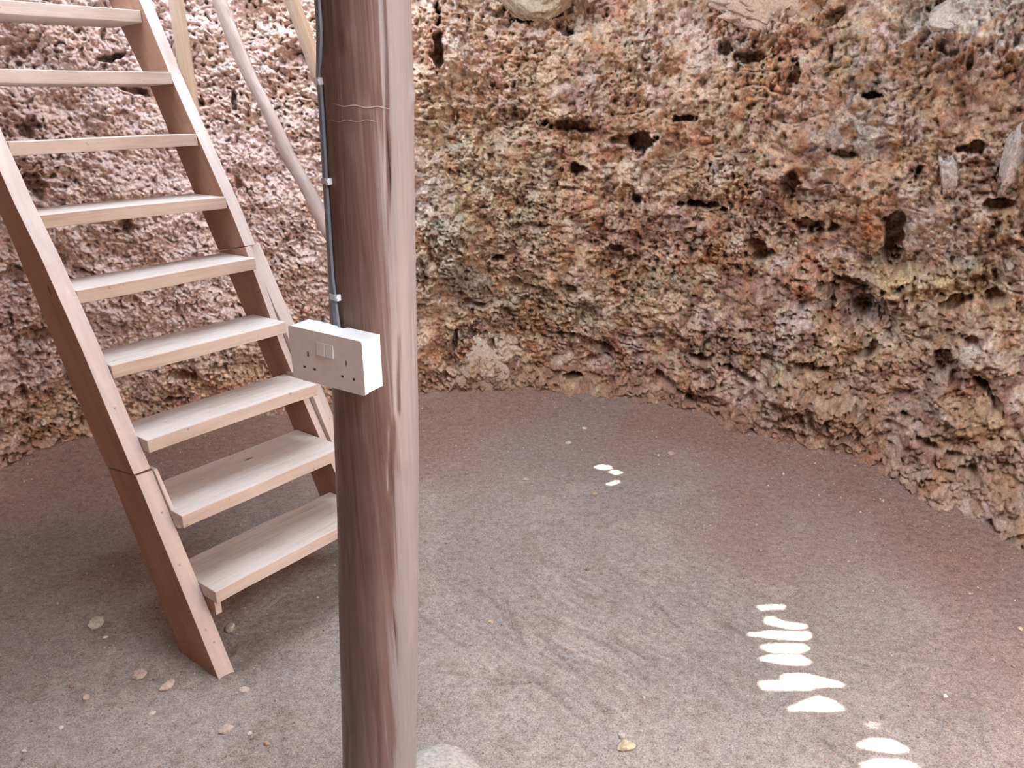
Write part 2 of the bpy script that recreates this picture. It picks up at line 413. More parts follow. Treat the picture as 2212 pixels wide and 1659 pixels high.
# intrinsic colour patches of the rock: x, y, half-width, half-height, colour (linear), weight
PALE = (0.60, 0.50, 0.45); WHITEROCK = (0.66, 0.60, 0.55); OLIVE = (0.33, 0.275, 0.19); OCHRE = (0.47, 0.30, 0.17); RUST = (0.42, 0.185, 0.10)
MAROON = (0.24, 0.115, 0.09); GREYBLUE = (0.34, 0.31, 0.30); BEIGE = (0.49, 0.355, 0.265); PURPLE = (0.20, 0.13, 0.13)
TINTS = [
    (350, 350, 420, 420, PALE, .60), (300, 650, 260, 220, PALE, .45), (640, 560, 80, 130, OLIVE, .45), (650, 600, 60, 40, OCHRE, .4), (60, 300, 60, 90, MAROON, .55),
    (80, 680, 90, 70, MAROON, .35), (80, 880, 90, 60, BEIGE, .5), (450, 780, 120, 80, OCHRE, .3), (640, 130, 40, 50, MAROON, .5), (40, 110, 70, 40, MAROON, .3),
    (950, 200, 60, 90, BEIGE, .6), (1000, 100, 60, 80, WHITEROCK, .55), (1060, 190, 60, 80, (0.55, .38, .33), .55), (1140, 60, 60, 40, PALE, .5), (1040, 430, 170, 190, OLIVE, .62),
    (960, 560, 70, 100, (0.42, 0.38, 0.30), .6), (900, 450, 50, 60, (0.50, .46, .40), .5), (1010, 620, 40, 60, GREYBLUE, .5), (1250, 160, 150, 70, BEIGE, .6),
    (1270, 190, 60, 60, PURPLE, .55), (1380, 270, 60, 40, OCHRE, .5), (1300, 290, 90, 30, MAROON, .4), (1460, 90, 110, 80, PALE, .55), (1380, 110, 50, 50, OLIVE, .5),
    (1530, 200, 120, 90, BEIGE, .5), (1450, 380, 120, 60, BEIGE, .4), (1380, 500, 160, 60, MAROON, .6), (1150, 640, 160, 60, OLIVE, .55), (1100, 560, 60, 40, MAROON, .4),
    (1250, 560, 90, 30, OCHRE, .5), (1480, 565, 60, 30, RUST, .5), (1450, 620, 110, 40, OLIVE, .5), (1300, 690, 110, 40, OLIVE, .45), (1350, 790, 200, 60, MAROON, .45),
    (1560, 740, 120, 70, MAROON, .5), (1450, 860, 240, 50, (0.31, 0.17, 0.12), .6), (1050, 800, 70, 60, (0.50, .40, .31), .8), (1650, 40, 110, 50, (0.60, .46, .38), .7),
    (1640, 180, 100, 60, OCHRE, .45), (1730, 250, 80, 80, (0.50, .33, .25), .5), (1880, 170, 50, 80, GREYBLUE, .6), (1900, 110, 50, 60, PALE, .5), (1840, 290, 90, 60, (0.40, .38, .36), .6),
    (2110, 60, 130, 80, WHITEROCK, .75), (2110, 230, 100, 80, (0.45, .26, .18), .6), (1960, 280, 60, 50, PALE, .4), (2110, 470, 110, 80, (0.52, .37, .26), .6),
    (1700, 450, 90, 100, MAROON, .55), (1880, 480, 34, 60, (0.45, .20, .10), .75), (1960, 460, 60, 50, PALE, .4), (2020, 520, 80, 50, WHITEROCK, .5), (2010, 620, 160, 40, (0.56, .44, .26), .75),
    (1740, 600, 50, 45, RUST, .7), (1830, 650, 70, 70, PURPLE, .6), (1620, 620, 90, 80, MAROON, .55), (2130, 690, 90, 60, (0.45, .26, .18), .5), (1950, 730, 90, 60, (0.48, .36, .26), .5),
    (2130, 770, 50, 40, PALE, .6), (1720, 800, 120, 50, OLIVE, .4), (1800, 880, 110, 60, (0.46, .33, .24), .6), (1920, 860, 90, 50, MAROON, .4), (2050, 830, 120, 50, MAROON, .4),
    (2100, 980, 130, 60, (0.35, .24, .17), .5), (1600, 930, 180, 60, (0.33, .19, .13), .5), (1510, 300, 60, 60, (0.5, .30, .2), .5), (1250, 430, 60, 40, (0.46, .24, .16), .5),
    (1850, 760, 70, 40, OCHRE, .4),
]

def wall_surface(az_cols, z_rows, detail=True):
    A, Zg = np.meshgrid(az_cols, z_rows)
    a, z = A.ravel(), Zg.ravel()
    P = wall_base(a, z)
    out = np.stack([np.sin(a), np.cos(a), 0 * a], -1); side = np.stack([np.cos(a), -np.sin(a), 0 * a], -1)
    warp = np.stack([fbm(P * 3, 2, off=3.1), fbm(P * 3, 2, off=9.7), fbm(P * 3, 2, off=17.3)], -1)
    Pw = P + warp * 0.025
    big = fbm(Pw * 1.5, 3, off=1.3)
    mid = fbm(Pw * 6.0, 3, off=4.4)
    bil = np.abs(perlin(Pw * 9.0 + 2.2))
    d = big * 0.10 + mid * 0.050 + (0.28 - bil) * 0.012
    leftish = 1 - sstep(-0.30, -0.05, a)
    if detail:
        w1, w1b, id1 = worley(Pw * 15.0)
        w2, w2b, id2 = worley((P + warp * 0.008) * 38.0)
        w3, w3b, id3 = worley(P * 70.0 + 5)
        n1 = perlin(Pw * np.array([11., 11., 17.]) + 31.0)
        n2 = perlin(Pw * np.array([26., 26., 34.]) + 57.0)
        n3 = perlin(P * 48.0 + 71.0)
        pit = sstep(0.30, 0.52, n1) * 0.042 * (1 - .6 * leftish) + sstep(0.30, 0.46, n2) * 0.036 * (1 - .5 * leftish) + sstep(0.30, 0.5, n3) * (0.020 + 0.012 * leftish)
        rg_ = np.clip(0.75 + perlin(P * 3.3 + 47.0) * 1.1, 0.3, 1.3)
        d = d + (w1 ** 2 - 0.2) * 0.026 * rg_ * (1 - .6 * leftish) + (w2 ** 2 - 0.2) * 0.026 * (rg_ * (1 - leftish) + leftish) + (w3 ** 2 - 0.2) * 0.022 * (rg_ * (1 - leftish) + 1.3 * leftish) + pit * (0.8 + 0.5 * leftish) * (.4 + .6 * rg_)
        # directional strata cracks
        cr = 1 - np.abs(perlin(Pw * np.array([3.2, 3.2, 13.0]) + a[:, None] * 0 + 91.0)) * 9
        d = d + np.clip(cr, 0, 1) * sstep(0.15, 0.45, perlin(P * 4.1 + 12.0)) * 0.025
        ew = fbm(P * 26.0, 3, off=40.0) * 0.9
        ew2 = fbm(P * 22.0, 3, off=80.0); ewb = fbm(P * 9.0, 2, off=60.0)
        for (x, y, rx, ry, tilt, dep) in FEATURES:
            ca, cz, dist = wall_at(x, y)
            k = F / dist
            dx = (a - ca) * base_r(np.array([ca]))[0] * k; dy = -(z - cz) * k
            sel = (np.abs(dx) < (rx + ry) * 2.2) & (np.abs(dy) < (rx + ry) * 2.2)
            if not sel.any(): continue
            t = math.radians(tilt); ex = dx[sel] * math.cos(t) + dy[sel] * math.sin(t); ey = -dx[sel] * math.sin(t) + dy[sel] * math.cos(t)
            q = np.sqrt((ex / rx) ** 2 + (ey / ry) ** 2) + ew[sel] * 0.55
            if dep > 0: d[sel] += dep * (1.7 if rx * ry < 1300 else 0.9) * (1 - sstep(0.60, 1.05, q + ewb[sel] * .5))
            else: d[sel] += dep * (1 - sstep(0.2, 1.5, q))
        fade = sstep(-0.04, 0.10, z)
    V = P + out * d[:, None]
    if detail:
        V = V + side * (perlin(P * 20 + 7.0) * 0.004)[:, None]; V[:, 2] += perlin(P * 20 + 27.0) * 0.004 * sstep(0, 0.1, z)
    # ---- colour of the rock, ending with the wall's light level
    c = np.tile(np.array(BEIGE, np.float32), (len(P), 1))
    def lay(col, wgt):
        nonlocal c
        wgt = np.clip(wgt, 0, 1)[:, None]; c = c * (1 - wgt) + np.array(col, np.float32) * wgt
    n = [perlin(Pw * f_ + o_) for f_, o_ in ((4, 101), (5, 133), (7, 167), (9, 191), (6, 211), (14, 233))]
    lay(PALE, sstep(0.0, 0.5, n[0]) * .7); lay(OCHRE, sstep(0.05, 0.5, n[1]) * .6); lay(OLIVE, sstep(0.1, 0.5, n[2]) * .6)
    lay(MAROON, sstep(0.1, 0.5, n[3]) * .6); lay(RUST, sstep(0.25, 0.6, n[4]) * .6)
    if detail:
        for (x, y, rx, ry, col, wt) in TINTS:
            ca, cz, dist = wall_at(x, y)
            k = F / dist
            dx = (a - ca) * base_r(np.array([ca]))[0] * k; dy = -(z - cz) * k
            q = np.sqrt((dx / rx) ** 2 + (dy / ry) ** 2) + ew2 * 0.5 + n[5] * .35
            lay(col, (1 - sstep(0.45, 1.25, q)) * wt)
        # every clast has a shade of its own
        hv = (_cell[id2 % 4096] - 0.5); hv1 = (_cell[id1 % 4096] - 0.5)
        hv3 = (_cell[id3 % 4096] - 0.5); c = c * (1 + hv[:, :1] * 0.40 + hv1[:, 1:2] * 0.15 + hv3[:, :1] * (0.35 + .3 * leftish[:, None]))
        c[:, 0] *= 1 + hv[:, 1] * 0.10; c[:, 2] *= 1 - hv[:, 2] * 0.18
        lay((0.70, 0.63, 0.58), sstep(0.30, 0.45, hv1[:, 2]) * 0.45 * (0.35 + 0.65 * leftish))
        blot = sstep(0.10, 0.42, fbm(P * 17.0, 3, off=300.0))
        lay((0.20, 0.105, 0.075), blot * (0.6 - 0.05 * leftish))
        lay((0.62, 0.50, 0.38), sstep(0.12, 0.5, fbm(P * 13.0, 3, off=340.0)) * 0.40)
        lay((0.42, 0.23, 0.13), sstep(0.15, 0.5, fbm(P * 8.0, 3, off=380.0)) * 0.45)
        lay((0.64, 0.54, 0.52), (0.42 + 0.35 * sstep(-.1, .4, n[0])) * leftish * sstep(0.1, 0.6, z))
        # soil washed down over the foot of the rock
        lay((0.29, 0.175, 0.125), (1 - sstep(0.02, 0.22 + 0.30 * sstep(0.2, 0.45, a), z + ew2 * 0.16)) * (.75 - .3 * sstep(0.2, 0.45, a)))
    lum = c @ np.array([.3, .55, .15], np.float32); c = lum[:, None] * .02 + c * .98
    c = c * np.array([1.0, 0.97, 0.95], np.float32)
    if detail: mn = c.mean(0); c = mn + (c - mn) * 1.18; c = np.clip(c, 0.03, 0.85)
    if detail: c = c * (1 - 0.15 * (1 - leftish) * (1 - sstep(1.25, 2.0, z)))[:, None] * (1 + 0.08 * leftish)[:, None]  # wall's light level put into the colour: right darker low down, left lighter
    c = np.clip(c, 0.02, 0.85)
    nr, nc = len(z_rows), len(az_cols)
    idx = np.arange(nr * nc).reshape(nr, nc)
    Q = np.stack([idx[:-1, :-1], idx[:-1, 1:], idx[1:, 1:], idx[1:, :-1]], -1).reshape(-1, 4)
    Q = Q[:, ::-1]
    return V, Q, c
AZ0, AZ1 = -0.74, 0.80
azc = np.linspace(AZ0, AZ1, 1500)
zr = np.concatenate([np.linspace(-0.12, 2.25, 560), np.linspace(2.26, 3.2, 40)])
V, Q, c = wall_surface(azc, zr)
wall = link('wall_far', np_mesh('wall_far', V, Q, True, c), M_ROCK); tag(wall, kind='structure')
azn = np.linspace(AZ1 - 0.01, AZ0 + 2 * math.pi + 0.01, 420)
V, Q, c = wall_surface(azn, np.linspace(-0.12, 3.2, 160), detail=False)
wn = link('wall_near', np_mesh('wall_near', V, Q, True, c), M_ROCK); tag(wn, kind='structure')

# ------------------------------------------------------------------ dirt floor
GROOVES = [(1060, 1290, 1135, 1395, .005, .006), (1090, 1290, 1132, 1388, .004, .005), (1165, 1370, 1245, 1450, .006, .007), (1300, 1378, 1400, 1470, .006, .006), (1330, 1375, 1420, 1440, .005, .005),
           (1720, 1565, 1870, 1668, .006, .007), (1150, 1325, 1260, 1360, .005, .005), (1060, 1480, 1180, 1475, .005, .004), (910, 1330, 1010, 1400, .006, .005), (1500, 1290, 1640, 1400, .006, .004),
           (1000, 1250, 1120, 1330, .005, .004), (1400, 1280, 1480, 1370, .005, .004), (1120, 1440, 1270, 1560, .006, .005), (930, 1450, 1090, 1470, .006, .004)]
def floor_z(P):
    az = np.arctan2(P[:, 0], P[:, 1]); rr = np.hypot(P[:, 0], P[:, 1])
    gap = base_r(az) - rr
    edge = np.exp(-np.maximum(gap, -0.1) / 0.16) * 0.05
    right = sstep(0.2, 0.6, az) * (1 - sstep(1.2, 1.6, az))
    P3 = np.stack([P[:, 0], P[:, 1], 0 * P[:, 0]], -1)
    z = edge + right * np.exp(-np.maximum(gap, 0) / 0.25) * 0.05
    z = z + perlin(P3 * 1.6 + 5) * 0.012 + perlin(P3 * 5 + 9) * 0.006 + perlin(P3 * 14 + 19) * 0.0035
    fine = perlin(P3 * 37 + 3) * 0.0022 + np.clip(perlin(P3 * 60 + 3) - .2, 0, 1) * 0.006 + perlin(P3 * 90 + 13) * 0.001
    z = z + fine
    # crust left of the post foot, and lumps near the stair foot
    q = np.hypot((P[:, 0] + 1.0) / 0.5, (P[:, 1] - 1.6) / 0.35) + perlin(P3 * 6 + 44) * 0.5
    z = z + (1 - sstep(0.5, 1.3, q)) * 0.008 * (1 + perlin(P3 * 17 + 7) * 1.5)
    # brushed sweeping marks right of the post
    s = P[:, 0] * 0.75 + P[:, 1] * 0.66 + perlin(P3 * 3 + 61) * 0.04
    msk = np.exp(-(((P[:, 0] - 0.25) / 0.5) ** 2 + ((P[:, 1] - 2.1) / 0.45) ** 2))
    z = z + (np.sin(s * 190 + perlin(P3 * 8 + 2) * 3) * 0.5 + perlin(np.stack([s * 60, (P[:, 0] * .66 - P[:, 1] * .75) * 5, 0 * s], -1)) * 1.2) * 0.0028 * msk * sstep(-.2, .3, perlin(P3 * 4 + 71))
    for (x0, y0, x1, y1, wd, dp) in GROOVES:
        a_ = floor_at(x0, y0)[:2]; b_ = floor_at(x1, y1)[:2]; ab = b_ - a_; L2 = ab @ ab
        lo_ = np.minimum(a_, b_) - .05; hi_ = np.maximum(a_, b_) + .05
        sel = (P[:, 0] > lo_[0]) & (P[:, 0] < hi_[0]) & (P[:, 1] > lo_[1]) & (P[:, 1] < hi_[1])
        if not sel.any(): continue
        q_ = P[sel] - a_; tt = np.clip(q_ @ ab / L2, 0, 1); dd = np.hypot(*(q_ - tt[:, None] * ab).T) + perlin(P3[sel] * 30) * .002
        z[sel] -= dp * 0.8 * np.exp(-(dd / wd) ** 2) * np.sin(np.pi * np.clip(tt, 0.02, .98)) ** .5
    return z
def floor_col(P):
    P3 = np.stack([P[:, 0], P[:, 1], 0 * P[:, 0]], -1)
    az = np.arctan2(P[:, 0], P[:, 1]); gap = base_r(az) - np.hypot(P[:, 0], P[:, 1])
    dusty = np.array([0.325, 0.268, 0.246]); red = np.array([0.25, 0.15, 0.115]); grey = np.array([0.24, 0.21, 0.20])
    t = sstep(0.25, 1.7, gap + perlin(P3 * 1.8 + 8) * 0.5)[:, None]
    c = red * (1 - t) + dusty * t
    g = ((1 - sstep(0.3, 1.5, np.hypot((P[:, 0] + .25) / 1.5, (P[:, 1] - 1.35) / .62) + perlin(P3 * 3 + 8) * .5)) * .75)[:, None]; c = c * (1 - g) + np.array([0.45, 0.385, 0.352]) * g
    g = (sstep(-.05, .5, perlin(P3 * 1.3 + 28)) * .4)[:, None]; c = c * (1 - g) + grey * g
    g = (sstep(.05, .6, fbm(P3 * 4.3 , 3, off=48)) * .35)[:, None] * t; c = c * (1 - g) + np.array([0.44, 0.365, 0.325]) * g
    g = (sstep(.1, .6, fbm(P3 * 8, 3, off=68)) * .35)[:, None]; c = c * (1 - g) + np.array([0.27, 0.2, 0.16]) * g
    # darker in the grooves, tone varied along the broom strokes
    s = P[:, 0] * 0.75 + P[:, 1] * 0.66 + perlin(P3 * 3 + 61) * 0.04
    msk = np.exp(-(((P[:, 0] - 0.25) / 0.6) ** 2 + ((P[:, 1] - 2.0) / 0.55) ** 2))
    b_ = perlin(np.stack([s * 60, (P[:, 0] * .66 - P[:, 1] * .75) * 5, 0 * s], -1)) + .6 * perlin(np.stack([s * 120, (P[:, 0] * .66 - P[:, 1] * .75) * 9, 0 * s + 4], -1))
    c = c * (1 + b_ * .24 * msk)[:, None]
    for (x0, y0, x1, y1, wd, dp) in GROOVES:
        a_ = floor_at(x0, y0)[:2]; e_ = floor_at(x1, y1)[:2]; ab = e_ - a_
        q_ = P - a_; tt = np.clip(q_ @ ab / (ab @ ab), 0, 1); dd = np.hypot(*(q_ - tt[:, None] * ab).T)
        c = c * (1 - .2 * np.exp(-(dd / (wd * 1.2)) ** 2))[:, None]
    return c
nx = 620
# finer where the camera looks
fx = np.concatenate([np.linspace(-3.4, -1.7, 100)[:-1], np.linspace(-1.7, 1.7, 640), np.linspace(1.7, 2.7, 60)[1:]])
fy = np.concatenate([np.linspace(-2.7, 1.3, 80)[:-1], np.linspace(1.3, 2.4, 340)[:-1], np.linspace(2.4, 4.6, 280)])
GX, GY = np.meshgrid(fx, fy); P = np.stack([GX.ravel(), GY.ravel()], -1)
z = floor_z(P); V = np.stack([P[:, 0], P[:, 1], z], -1)
idx = np.arange(len(P)).reshape(len(fy), len(fx))
Q = np.stack([idx[:-1, :-1], idx[:-1, 1:], idx[1:, 1:], idx[1:, :-1]], -1).reshape(-1, 4)
cen = V[Q].mean(1); keep = np.hypot(cen[:, 0], cen[:, 1]) < base_r(np.arctan2(cen[:, 0], cen[:, 1])) + 0.25
Q = Q[keep]
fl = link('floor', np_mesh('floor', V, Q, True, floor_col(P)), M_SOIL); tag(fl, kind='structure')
def ground(x, y):
    return float(floor_z(np.array([[x, y]]))[0])

# ------------------------------------------------------------------ roof (above the frame): unseen, its gaps and opening shaped to cast the light below
mt_roof, nt, b = new_mat('roof_thatch', 0.9, 0.2)
g = noise(nt, mapping(nt, (3, 60, 40)), 1, 5, 0.6, 1.0)
nt.links.new(ramp(nt, g, [(0.3, (0.10, 0.07, 0.045)), (0.6, (0.26, 0.19, 0.12)), (0.8, (0.38, 0.30, 0.2))]), b.inputs['Base Color'])
PATCH = [  # outlines (px) of the spots of sun on the floor
    [(1590, 1316), (1630, 1310), (1672, 1305), (1694, 1304), (1693, 1313), (1660, 1315), (1620, 1318)],
    [(1575, 1343), (1600, 1337), (1620, 1343), (1598, 1350)],
    [(1634, 1340), (1668, 1331), (1700, 1345), (1742, 1350), (1738, 1357), (1700, 1357), (1672, 1350)],
    [(1553, 1368), (1580, 1365), (1640, 1366), (1660, 1363), (1748, 1366), (1750, 1376), (1735, 1381), (1680, 1379), (1640, 1373), (1580, 1372)],
    [(1640, 1397), (1660, 1391), (1735, 1391), (1748, 1401), (1725, 1409), (1670, 1408)],
    [(1638, 1423), (1665, 1415), (1728, 1415), (1752, 1430), (1738, 1437), (1690, 1433)],
    [(1690, 1458), (1735, 1457), (1820, 1478), (1818, 1485), (1760, 1486), (1745, 1493), (1650, 1490), (1638, 1474), (1690, 1471)],
    [(1697, 1535), (1730, 1523), (1768, 1508), (1800, 1518), (1825, 1534), (1790, 1539)],
    [(1838, 1560), (1880, 1568), (1935, 1566), (1880, 1572)],
    [(1850, 1615), (1880, 1602), (1930, 1603), (1965, 1625), (1930, 1628), (1880, 1622)],
    [(1852, 1656), (1900, 1645), (1960, 1648), (1985, 1662), (1920, 1672)],
    [(1282, 1007), (1300, 1001), (1318, 1004), (1322, 1011), (1300, 1014)],
    [(1314, 1018), (1330, 1013), (1345, 1019), (1330, 1024)],
    [(1308, 1045), (1330, 1037), (1340, 1039), (1322, 1047)],
]
PEN = 0.001
holes = [OPENING, ADDED_SHEET_HOLE]
for k, poly in enumerate(PATCH):
    pts = []
    for (x, y) in poly:
        q = floor_at(x, y); s = SUN_TO / SUN_TO[2] * (ROOF_Z - q[2]); pts.append((q[0] + s[0], q[1] + s[1]))
    cx = sum(p[0] for p in pts) / len(pts); cy = sum(p[1] for p in pts) / len(pts)
    hh = []
    for (x, y) in pts:
        l = math.hypot(x - cx, y - cy); hh.append((x + (x - cx) / l * PEN, y + (y - cy) / l * PEN))
    holes.append(hh)
outer = [(math.sin(t) * 5.6, 0.9 + math.cos(t) * 5.6) for t in np.linspace(0, 2 * math.pi, 48, endpoint=False)]
ms, nt, b = new_mat('milky_sheet', 0.5, 0.4)
b.inputs['Base Color'].default_value = (0.8, 0.82, 0.84, 1)
tl = N(nt, 'ShaderNodeBsdfTranslucent'); tl.inputs[0].default_value = (0.86, 0.90, 0.95, 1)
mx = N(nt, 'ShaderNodeMixShader'); mx.inputs[0].default_value = 0.75
nt.links.new(b.outputs[0], mx.inputs[1]); nt.links.new(tl.outputs[0], mx.inputs[2]); nt.links.new(mx.outputs[0], nt.nodes['Material Output'].inputs[0])
sheet_me = bpy.data.meshes.new('added_light_sheet_1')
bs = box_bm(-2.1, -0.74, 1.78, 3.75, 0, 0.004, 0); box_bm(-0.74, 0.55, 2.65, 3.75, 0.0001, 0.0041, 0, 2, bs); bs.to_mesh(sheet_me); bs.free()
sheet = link('added_light_sheet_1', sheet_me, ms, None, Matrix.Translation((0, 0, ROOF_Z + 0.007))); tag(sheet, kind='structure')  # unseen translucent sheet, added to spread soft light over the stairs
roof = link('ceiling', holed_plate('ceiling', outer, holes, 0.012), mt_roof, None, Matrix.Translation((0, 0, ROOF_Z))); tag(roof, kind='structure')

# ------------------------------------------------------------------ rocks set in the wall
def rock_bm(rx, ry, rz, seed, sub=5, amp=0.16, smooth_amp=0.2):
    b = bmesh.new(); bmesh.ops.create_icosphere(b, subdivisions=sub, radius=1.0)
    co = np.array([v.co[:] for v in b.verts])
    n = perlin(co * 1.3 + seed * 3.7) * smooth_amp + perlin(co * 3.7 + seed * 1.7) * amp + perlin(co * 9 + seed) * amp * .55 + perlin(co * 21 + seed) * amp * .3
    # chiselled: clamp against a few planes
    rg = np.random.RandomState(seed)
    co2 = co * (1 + n)[:, None]
    for _ in range(7):
        nn = rg.normal(size=3); nn /= np.linalg.norm(nn); dd = rg.uniform(0.62, 0.9)
        t = co2 @ nn - dd; co2 = co2 - np.where(t > 0, t * .85, 0)[:, None] * nn
    co2 = co2 * np.array([rx, ry, rz])
    for v, p in zip(b.verts, co2): v.co = p
    return b
def rock_colour_mat(name, base):
    return rock_mat(name, False, base)
ROCKS = [(1155, -8, 100, 48, (0.40, 0.34, 0.25), 11, 8), (1665, 18, 120, 50, (0.54, 0.42, 0.34), 23, 12), (2120, 45, 120, 62, (0.60, 0.54, 0.47), 31, 15),
         (2212, 330, 42, 80, (0.50, 0.43, 0.38), 41, 14), (2052, 375, 30, 48, (0.50, 0.44, 0.39), 53, -8), (1035, 800, 62, 60, (0.44, 0.355, 0.28), 61, 0),
         (2125, 775, 44, 34, (0.50, 0.41, 0.33), 71, 0)]
for (x, y, rx, ry, colr, sd_, tilt) in ROCKS:
    ca, cz, dist = wall_at(x, y)
    k = dist / F
    P0 = wall_base(np.array([ca]), np.array([cz]))[0]
    if y < 5: P0 = CAM + ray(x, y) / (ray(x, y) @ _fw) * dist
    P0 = P0 + np.array([math.sin(ca), math.cos(ca), 0]) * (0.045 if sd_ in (41, 53) else 0.02)
    o = bm_obj('rock', rock_bm(rx * k * 1.08, min(0.09, rx * k * 1.2), ry * k * 1.08, sd_, 5, 0.26, 0.3), rock_colour_mat('rock_%d' % sd_, colr), wall, Matrix.Translation(tuple(P0)) @ Matrix.Rotation(-ca, 4, 'Z') @ Matrix.Rotation(math.radians(tilt), 4, 'Y'), True)

# ------------------------------------------------------------------ stair
YAW = 0.8985
O = np.array([-0.86293, 1.88250, 0.26331])
LAT = np.array([math.cos(YAW), math.sin(YAW), 0]); BK = np.array([-math.sin(YAW), math.cos(YAW), 0]); ZZ = np.array([0, 0, 1.0])
RISE, RUN, WID, DEP, TH = 0.205, 0.1256, 0.605, 0.2144, 0.040
ST0 = O * np.array([1, 1, 0])
stair = empty('wooden_stairs', tuple(ST0))
tag(stair, 'steep open wooden stairs with pale treads leading up along the rock wall', 'stairs')
def SP(u, x, z):  # stair coordinates: lateral, going back, height
    return ST0 + LAT * u + BK * x + ZZ * z
ADJ = {9: (.0018, -.0006, .0125, .0031), 8: (-.0071, .0026, .0463, .0079), 7: (-.0059, .002, -.0308, -.0098), 6: (.0017, -.0023, -.024, -.0033),
       5: (.0044, -.0004, -.0091, -.0026), 4: (.0161, .0001, -.0011, -.0103), 3: (.0028, -.0002, -.0154, .0088), 2: (-.0121, -.0011, 0, -.0018)}
for i in range(9, -3, -1):
    n = 9 - i
    dn, dz, dd, dy = ADJ.get(i, (0, 0, 0, 0))
    ya = YAW + dy
    l = np.array([math.cos(ya), math.sin(ya), 0]); bk = np.array([-math.sin(ya), math.cos(ya), 0])
    o = O + BK * (RUN * n + dn) + ZZ * (RISE * n + dz)
    dep = DEP + dd
    b = box_bm(0.001, WID - 0.001, 0, dep, -TH, 0, 0.0035, 3)
    bmesh.ops.subdivide_edges(b, edges=[e for e in b.edges if abs((e.verts[0].co - e.verts[1].co).x) > 0.4], cuts=10)
    rg = random.Random(i * 7 + 3); ph = rg.uniform(0, 6)
    for v in b.verts:
        v.co.z += 0.0016 * math.sin(v.co.x * 7 + ph) + 0.002 * (v.co.y / dep - .5) * math.sin(v.co.x * 3 + ph)
        if v.co.y < dep / 2: v.co.y += 0.0014 * math.sin(v.co.x * 17 + ph)
    bm_obj('tread', b, M_TREAD, stair, frame(o, l, bk, ZZ))
def stringer(name, front, back, u0, u1, mat, label=None):
    # plank as a prism in the (going, height) plane; grain along its slope
    poly = front + back[::-1]
    a = np.array(front[0]); e = np.array(front[-1]) - a; L = np.linalg.norm(e); e /= L; nrm = np.array([e[1], -e[0]])
    loc = [((np.array(p) - a) @ e, (np.array(p) - a) @ nrm) for p in poly]
    ax = BK * e[0] + ZZ * e[1]; ay = BK * nrm[0] + ZZ * nrm[1]; az_ = np.cross(ax, ay)
    o = SP(0, a[0], a[1])
    s = 1 if az_ @ LAT > 0 else -1
    b = prism_bm(loc, min(s * u0, s * u1), max(s * u0, s * u1), 0.0022)
    ob = bm_obj(name, b, mat, stair, frame(o, ax, ay, az_))
    if label: ob['label'] = label
    return ob
TL = 0.05
# left: upper plank and lower plank spliced just below the eighth tread
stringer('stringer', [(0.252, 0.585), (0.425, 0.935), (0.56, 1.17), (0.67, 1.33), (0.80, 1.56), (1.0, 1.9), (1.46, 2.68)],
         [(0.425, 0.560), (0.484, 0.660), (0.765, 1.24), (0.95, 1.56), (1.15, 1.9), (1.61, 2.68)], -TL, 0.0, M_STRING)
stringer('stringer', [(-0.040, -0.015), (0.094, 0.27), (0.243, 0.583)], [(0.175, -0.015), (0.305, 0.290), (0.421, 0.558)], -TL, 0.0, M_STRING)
# thin packing strip on the splice
stringer('packing_strip', [(0.150, 0.42), (0.236, 0.585)], [(0.20, 0.42), (0.30, 0.585)], 0.0005, 0.012, M_TREAD)
# right: full plank above, narrower inner plank with a sister board below
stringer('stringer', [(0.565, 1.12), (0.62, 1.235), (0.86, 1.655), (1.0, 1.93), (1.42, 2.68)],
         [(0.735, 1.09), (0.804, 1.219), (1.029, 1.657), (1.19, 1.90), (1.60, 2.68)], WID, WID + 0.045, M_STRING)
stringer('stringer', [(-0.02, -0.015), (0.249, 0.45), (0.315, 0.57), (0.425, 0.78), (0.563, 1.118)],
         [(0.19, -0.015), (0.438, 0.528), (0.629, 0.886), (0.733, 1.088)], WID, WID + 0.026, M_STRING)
stringer('sister_board', [(-0.035, -0.015), (0.234, 0.458), (0.282, 0.555), (0.394, 0.777), (0.476, 0.915), (0.585, 1.118)],
         [(0.08, -0.015), (0.34, 0.43), (0.50, 0.75), (0.60, 0.93), (0.685, 1.10)], WID + 0.028, WID + 0.076, M_TREAD)
# packing block under the seventh tread, cleat under the lowest
b = box_bm(0, 0.03, 0, 0.05, -0.06, 0, 0.002); bm_obj('cleat', b, M_TREAD, stair, frame(SP(WID - 0.001, 0.355, 0.69), LAT, BK, ZZ))
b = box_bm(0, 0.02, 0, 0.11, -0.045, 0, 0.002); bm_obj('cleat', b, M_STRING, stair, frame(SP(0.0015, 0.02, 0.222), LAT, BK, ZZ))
# nail heads
for (u, x, z_) in [(-0.02, 0.165, 0.47), (-0.028, 0.33, 0.765), (-0.03, 0.10, 0.325), (-0.022, -0.0, 0.10), (-0.03, 0.03, 0.14)]:
    b = bmesh.new(); bmesh.ops.create_cone(b, cap_ends=True, segments=12, radius1=0.0035, radius2=0.003, depth=0.003)
    f = np.interp(z_, [-0.015, 0.27, 0.583, 0.935, 1.17], [-0.040, 0.094, 0.243, 0.425, 0.56])
    nv = np.cross(LAT, (BK * 0.46 + ZZ * 0.88)); nv /= np.linalg.norm(nv)
    if nv @ BK > 0: nv = -nv
    bm_obj('nail_head', b, M_NAIL, stair, frame(SP(u, f, z_) + nv * 0.0005, LAT, np.cross(nv, LAT), nv))
